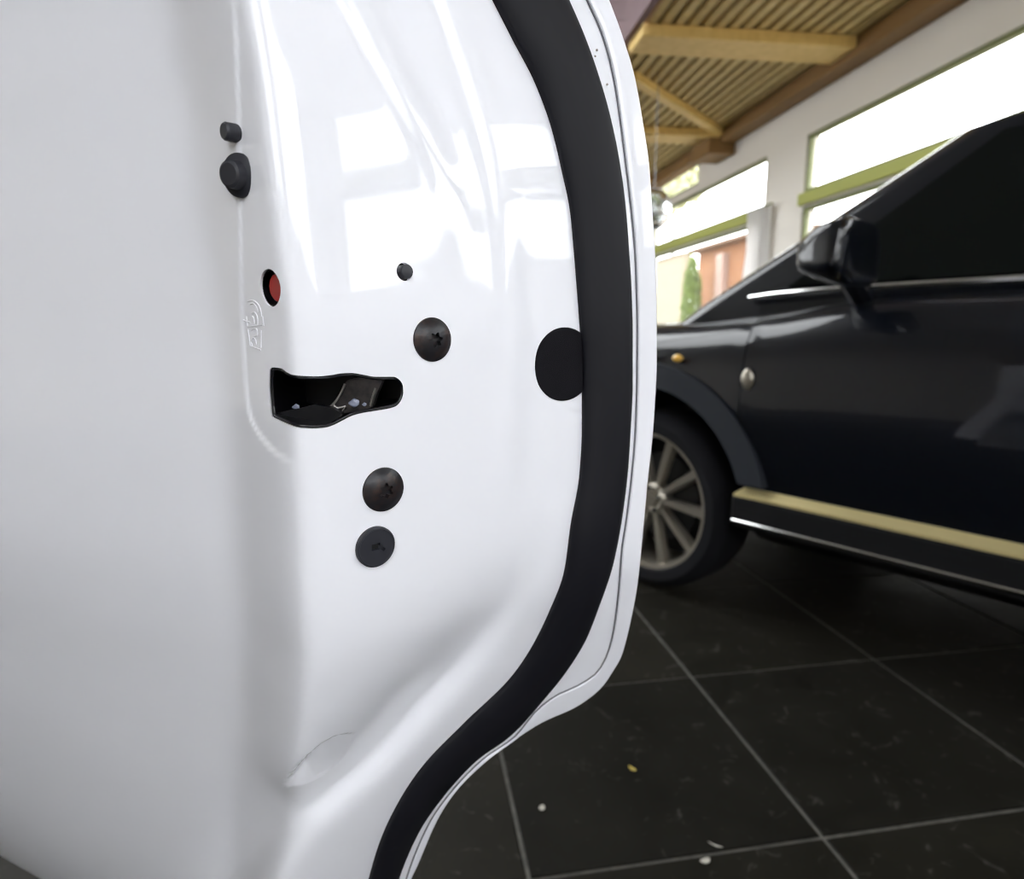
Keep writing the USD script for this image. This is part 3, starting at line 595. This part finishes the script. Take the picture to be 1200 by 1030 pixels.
# outer skin: hem folded over the panel's edge, rounded rim, then the outside of the door running forward
ctr2 = spline(hem, 320)
lsRim = LineString(spline(rim, 500)); eO = across(ctr2, lsRim, -1)
H0 = hits(ctr2, Ys); R0 = hits(eO, Ys); Nh = nrms(H0)
out = R0 - H0; wdt = np.linalg.norm(out, axis=1, keepdims=True); out = out / wdt
fwd = np.array([-0.62, 0.785, 0.0])
ring = [H0 + Nh * -0.0008 - out * 0.0003, H0 + Nh * 0.0009 + out * 0.0001, H0 + Nh * 0.0015 + out * 0.0008]
ring += [H0 + out * wdt * s_ + Nh * 0.0016 for s_ in (0.35, 0.6)]
for a in np.linspace(0, math.pi * 0.55, 7): ring.append(R0 - out * 0.0022 + out * 0.0022 * math.sin(a) + Nh * (0.0016 - 0.0022 + 0.0022 * math.cos(a)))
ring += [R0 - out * 0.0005 + fwd * s_ for s_ in (0.006, 0.03, 0.09, 0.2, 0.45)]
ring += [R0 - out * 0.0025 + fwd * s_ for s_ in (0.45, 0.2, 0.09, 0.03)]
ring += [R0 - out * 0.004 - Nh * 0.001, H0 - Nh * 0.0018]
SV = np.stack(ring, 1); a_, b_ = SV.shape[:2]; ix = np.arange(a_ * b_).reshape(a_, b_)
q = np.stack([ix[:-1], np.roll(ix, -1, 1)[:-1], np.roll(ix, -1, 1)[1:], ix[1:]], -1).reshape(-1, 4)
sk = trimesh.Trimesh(SV.reshape(-1, 3), np.vstack([q[:, [0, 1, 2]], q[:, [0, 2, 3]]]), process=False)
sk.invert() if sk.face_normals[np.argmin(np.abs(sk.triangles_center - (H0[150] + Nh[150] * 0.0016 + out[150] * wdt[150] * 0.45)).sum(1))] @ Nh[150] < 0 else None
obj('outer_skin', sk, M_paint, door, smooth=40)
obj('seam_bead', tube(H0[::2] + Nh[::2] * 0.0004 - out[::2] * 0.0004, 0.00055, 6), M_seam, door, smooth=True)

# bolts and plugs
def star(r0, amp, k=6): 
    a = np.linspace(0, 2 * np.pi, 72, endpoint=False); rr = r0 * (1 + amp * np.cos(k * a)); return Polygon(np.c_[rr * np.cos(a), rr * np.sin(a)])
def bolt(px, py, R, tw):
    hd = lathe([(0, -0.002), (R, -0.002), (R, 0.0004), (R * 0.985, 0.0008), (R * 0.93, 0.0011), (R * 0.8, 0.0019), (R * 0.62, 0.0027), (R * 0.42, 0.0032), (R * 0.2, 0.00345), (0, 0.0035)], 64)
    cut = ext(star(R * 0.29, 0.22), 0.004, 0.0008); cut.apply_transform(trimesh.transformations.rotation_matrix(math.radians(tw), [0, 0, 1]))
    b = to_t(to_m(hd) - to_m(cut)); return obj('bolt', moved(b, local(px, py)), M_bolt, door, smooth=35)
bolt(506.5, 398, 0.0098, 10); bolt(449, 573.5, 0.0099, 28)
def plug(px, py, R):
    hd = lathe([(0, -0.002), (R * 0.96, -0.002), (R, 0.0), (R, 0.0016), (R * 0.95, 0.0023), (R * 0.90, 0.0024), (R * 0.87, 0.0021), (0, 0.0021)], 64)
    cut = ext(sbox(-0.0024, -0.0012, 0.0016, 0.0018).union(Polygon([(0.0, -0.0002), (0.0034, -0.0026), (0.0042, -0.0014), (0.0012, 0.0010)])), 0.004, 0.0003); b = to_t(to_m(hd) - to_m(cut)); o = obj('blanking_plug', moved(b, local(px, py)), M_plug, door, smooth=30); obj('slot_shade', moved(ext(sbox(-0.0023, -0.0011, 0.0015, 0.0017), 0.0002, 0.0003), local(px, py)), M_void, o, smooth=False); return o  # thin black plate stands in for the shade down in the slot
plug(439, 640, 0.0092)
pl = obj('hole_plug', moved(lathe([(0, -0.004), (0.0031, -0.004), (0.0031, 0.0015), (0.0027, 0.0022), (0.0012, 0.0025), (0, 0.0025)], 32), local(474.5, 318.5)), M_plug, door)
obj('hole_plug', moved(lathe([(0, -0.008), (0.0046, -0.008), (0.0046, -0.0045), (0, -0.0045)], 32), SP), M_void, door)  # black disc stands in for the darkness behind the hole
# screws on the inner face, at the left
hd = lathe([(0, -0.002), (0.0078, -0.002), (0.0082, 0.0), (0.0082, 0.0016), (0.0075, 0.0022), (0.0055, 0.0028), (0.0050, 0.0062), (0.0040, 0.0068), (0, 0.0068)], 48)
obj('trim_clip', moved(hd, local(283, 206)), M_plug, door); obj('trim_clip', moved(lathe([(0, -0.001), (0.0034, -0.001), (0.0034, 0.004), (0.0028, 0.0048), (0, 0.0048)], 32), local(276, 156)), M_plug, door)
# child lock
cup = lathe([(0.0074, -0.0010), (0.0068, -0.0010), (0.0068, -0.0042), (0, -0.0042), (0, -0.006), (0.0074, -0.006), (0.0074, -0.0010)], 48)
cl = obj('child_lock', moved(cup, LK), M_lplast, door)
bt = to_m(lathe([(0, -0.0042), (0.0053, -0.0042), (0.0053, -0.0030), (0.0049, -0.0026), (0, -0.0026)], 40))
obj('red_slider', moved(to_t(bt), LK), M_red, cl)
# felt patch under the seal
FP = local(661, 427)
obj('felt_patch', moved(lathe([(0, -0.001), (0.0192, -0.001), (0.0192, 0.0006), (0.0186, 0.0011), (0, 0.0012)], 72), FP), M_felt, door)
# embossed mark beside the latch
ms = []
def stroke(p, n=14): 
    c = spline(p, n) if len(p) > 2 else np.linspace(p[0], p[1], n)
    q_ = hits([(270 + x * 0.1262, 300 + y * 0.1262) for x, y in c], Ys); ms.append(tube(q_ - [0, 0.0001, 0], 0.00032, 6))
for p in ([(165, 425), (200, 412), (250, 440), (282, 500), (290, 560)], [(185, 448), (210, 442), (240, 470), (258, 520)], [(200, 535), (222, 520), (245, 550), (255, 600), (250, 640)], [(205, 560), (218, 580), (222, 630)],
          [(120, 595), (185, 618)], [(150, 560), (160, 655)], [(160, 655), (300, 640)], [(300, 560), (312, 650)], [(288, 690), (285, 850)], [(185, 835), (285, 872)], [(165, 680), (185, 830)],
          [(200, 690), (230, 672), (250, 690), (252, 730), (225, 745)], [(205, 790), (215, 760), (235, 780), (240, 820)], [(195, 800), (205, 835)]): stroke(p)
obj('embossed_mark', trimesh.util.concatenate(ms), M_paint, door, smooth=50)
# latch behind the slot
n_ = len(latch_c); cen = latch_c.mean(0)
dirv = latch_c[:, [0, 2]] - cen[[0, 2]]
pg = Polygon(latch_c[:, [0, 2]])
ins = np.array([np.array([p[0], 0, p[2]]) for p in latch_c])
tg = np.roll(latch_c, -1, 0) - np.roll(latch_c, 1, 0); inw = np.stack([-tg[:, 2], np.zeros(n_), tg[:, 0]], 1); inw /= np.linalg.norm(inw, axis=1, keepdims=True)
if not pg.contains(Point((latch_c[5] + inw[5] * 0.001)[[0, 2]])): inw = -inw
back_y = 0.302
rows = [latch_c + [0, 0.0020, 0] - inw * 0.0006, latch_c + [0, 0.0012, 0] + inw * 0.0001, latch_c + [0, 0.0014, 0] + inw * 0.0006, latch_c + [0, 0.0050, 0] + inw * 0.0009]
for s_ in (0.35, 0.7, 1.0):
    p = latch_c.copy(); y0 = p[:, 1] + 0.005; p[:, 1] = y0 + (back_y - y0) * s_; rows.append(p + inw * (0.0009 + 0.0006 * s_))
p = latch_c.copy(); p[:, 1] = back_y + 0.002; rows.append(p - inw * 0.0008)
SV = np.stack(rows, 1); a_, b_ = SV.shape[:2]; ix = np.arange(a_ * b_).reshape(a_, b_)
q = np.stack([ix, np.roll(ix, -1, 1), np.roll(np.roll(ix, -1, 1), -1, 0), np.roll(ix, -1, 0)], -1).reshape(-1, 4)
hs = trimesh.Trimesh(SV.reshape(-1, 3), np.vstack([q[:, [0, 1, 2]], q[:, [0, 2, 3]]]), process=False); hs.fix_normals()
flr = ext(pg.buffer(0.002), 0.003); flr.apply_transform(frame4([0, back_y + 0.003, 0], [1, 0, 0], [0, 0, 1], [0, -1, 0])); flr.fix_normals()
lat = obj('latch', trimesh.util.concatenate([hs, flr]), M_lplast, door, smooth=35)
rimline = np.vstack([rows[1], rows[1][:1]]) + np.vstack([inw, inw[:1]]) * 0.0007 + [0, 0.0004, 0]
obj('latch_rim', tube(rimline, 0.00055, 8), mat('latch_rim_gloss', (0.006, 0.006, 0.01), 0.15, spec=0.6), lat, smooth=True)
def inside(pxs, dy, thick):
    """a plate inside the latch: outline in sight lines, dy behind the slot's opening"""
    c = hits(pxs, Ys); y = np.median(c[:, 1]) + dy
    c = np.array([at_y(*p, y) for p in pxs]); m = ext(Polygon(c[:, [0, 2]]).buffer(-0.0004).buffer(0.0004), thick); m.apply_transform(frame4([0, y + thick, 0], [1, 0, 0], [0, 0, 1], [0, -1, 0])); m.fix_normals(); return m, y
m, yf = inside([(406, 446), (420, 443), (437, 445), (448, 446), (441, 462), (436, 477), (418, 482), (402, 484), (392, 476), (400, 462)], 0.006, 0.006)
obj('latch_fork', m, M_lsteel, lat, smooth=30)
m, _ = inside([(322, 484), (345, 480), (368, 474), (390, 478), (402, 486), (390, 495), (370, 499), (345, 497)], 0.010, 0.004); obj('latch_ramp', m, M_lplast, lat)
obj('latch_spring', tube([at_y(*p, yf - 0.0008) for p in spline([(404, 450), (397, 465), (390, 474), (384, 479)], 16)], 0.00055), M_lbright, lat)
obj('latch_spring', tube([at_y(*p, yf - 0.0006) for p in spline([(390, 473), (396, 478), (405, 476), (399, 484), (388, 486)], 18)], 0.0005), M_lbright, lat)
obj('latch_spring', tube([at_y(*p, yf - 0.0006) for p in spline([(440, 455), (437, 464), (434, 476)], 10)], 0.0005), M_lbright, lat)
for px_, py_, sz, dy in ((415, 472.5, 0.0023, -0.0004), (347, 477, 0.0016, 0.004), (363, 485, 0.0010, 0.003), (427, 474, 0.0010, -0.0003)):
    g = trimesh.creation.icosphere(3, sz); g.vertices *= (0.75 + 0.5 * meshkit.noise(g.vertices / sz * 1.6 + 5, 3))[:, None]; g.apply_scale([1, 0.5, 0.8]); g.apply_translation(at_y(px_, py_, yf + dy)); obj('grease_blob', g, M_grease, lat, smooth=True)
for k, (px_, py_, sz) in enumerate(((698, 60, 0.0006), (696, 67, 0.0005), (710, 100, 0.0006), (758, 457, 0.0005), (753, 464, 0.0005))):
    g = trimesh.creation.icosphere(2, sz); g.apply_scale([1, 0.5, 1]); g.apply_transform(frame4(hit(px_, py_, Ys) + nrm(*hit(px_, py_, Ys)[[0, 2]]) * 0.0012, [1, 0, 0], [0, 1, 0], [0, 0, 1])); obj('dirt_speck', g, M_speck, door, smooth=True)
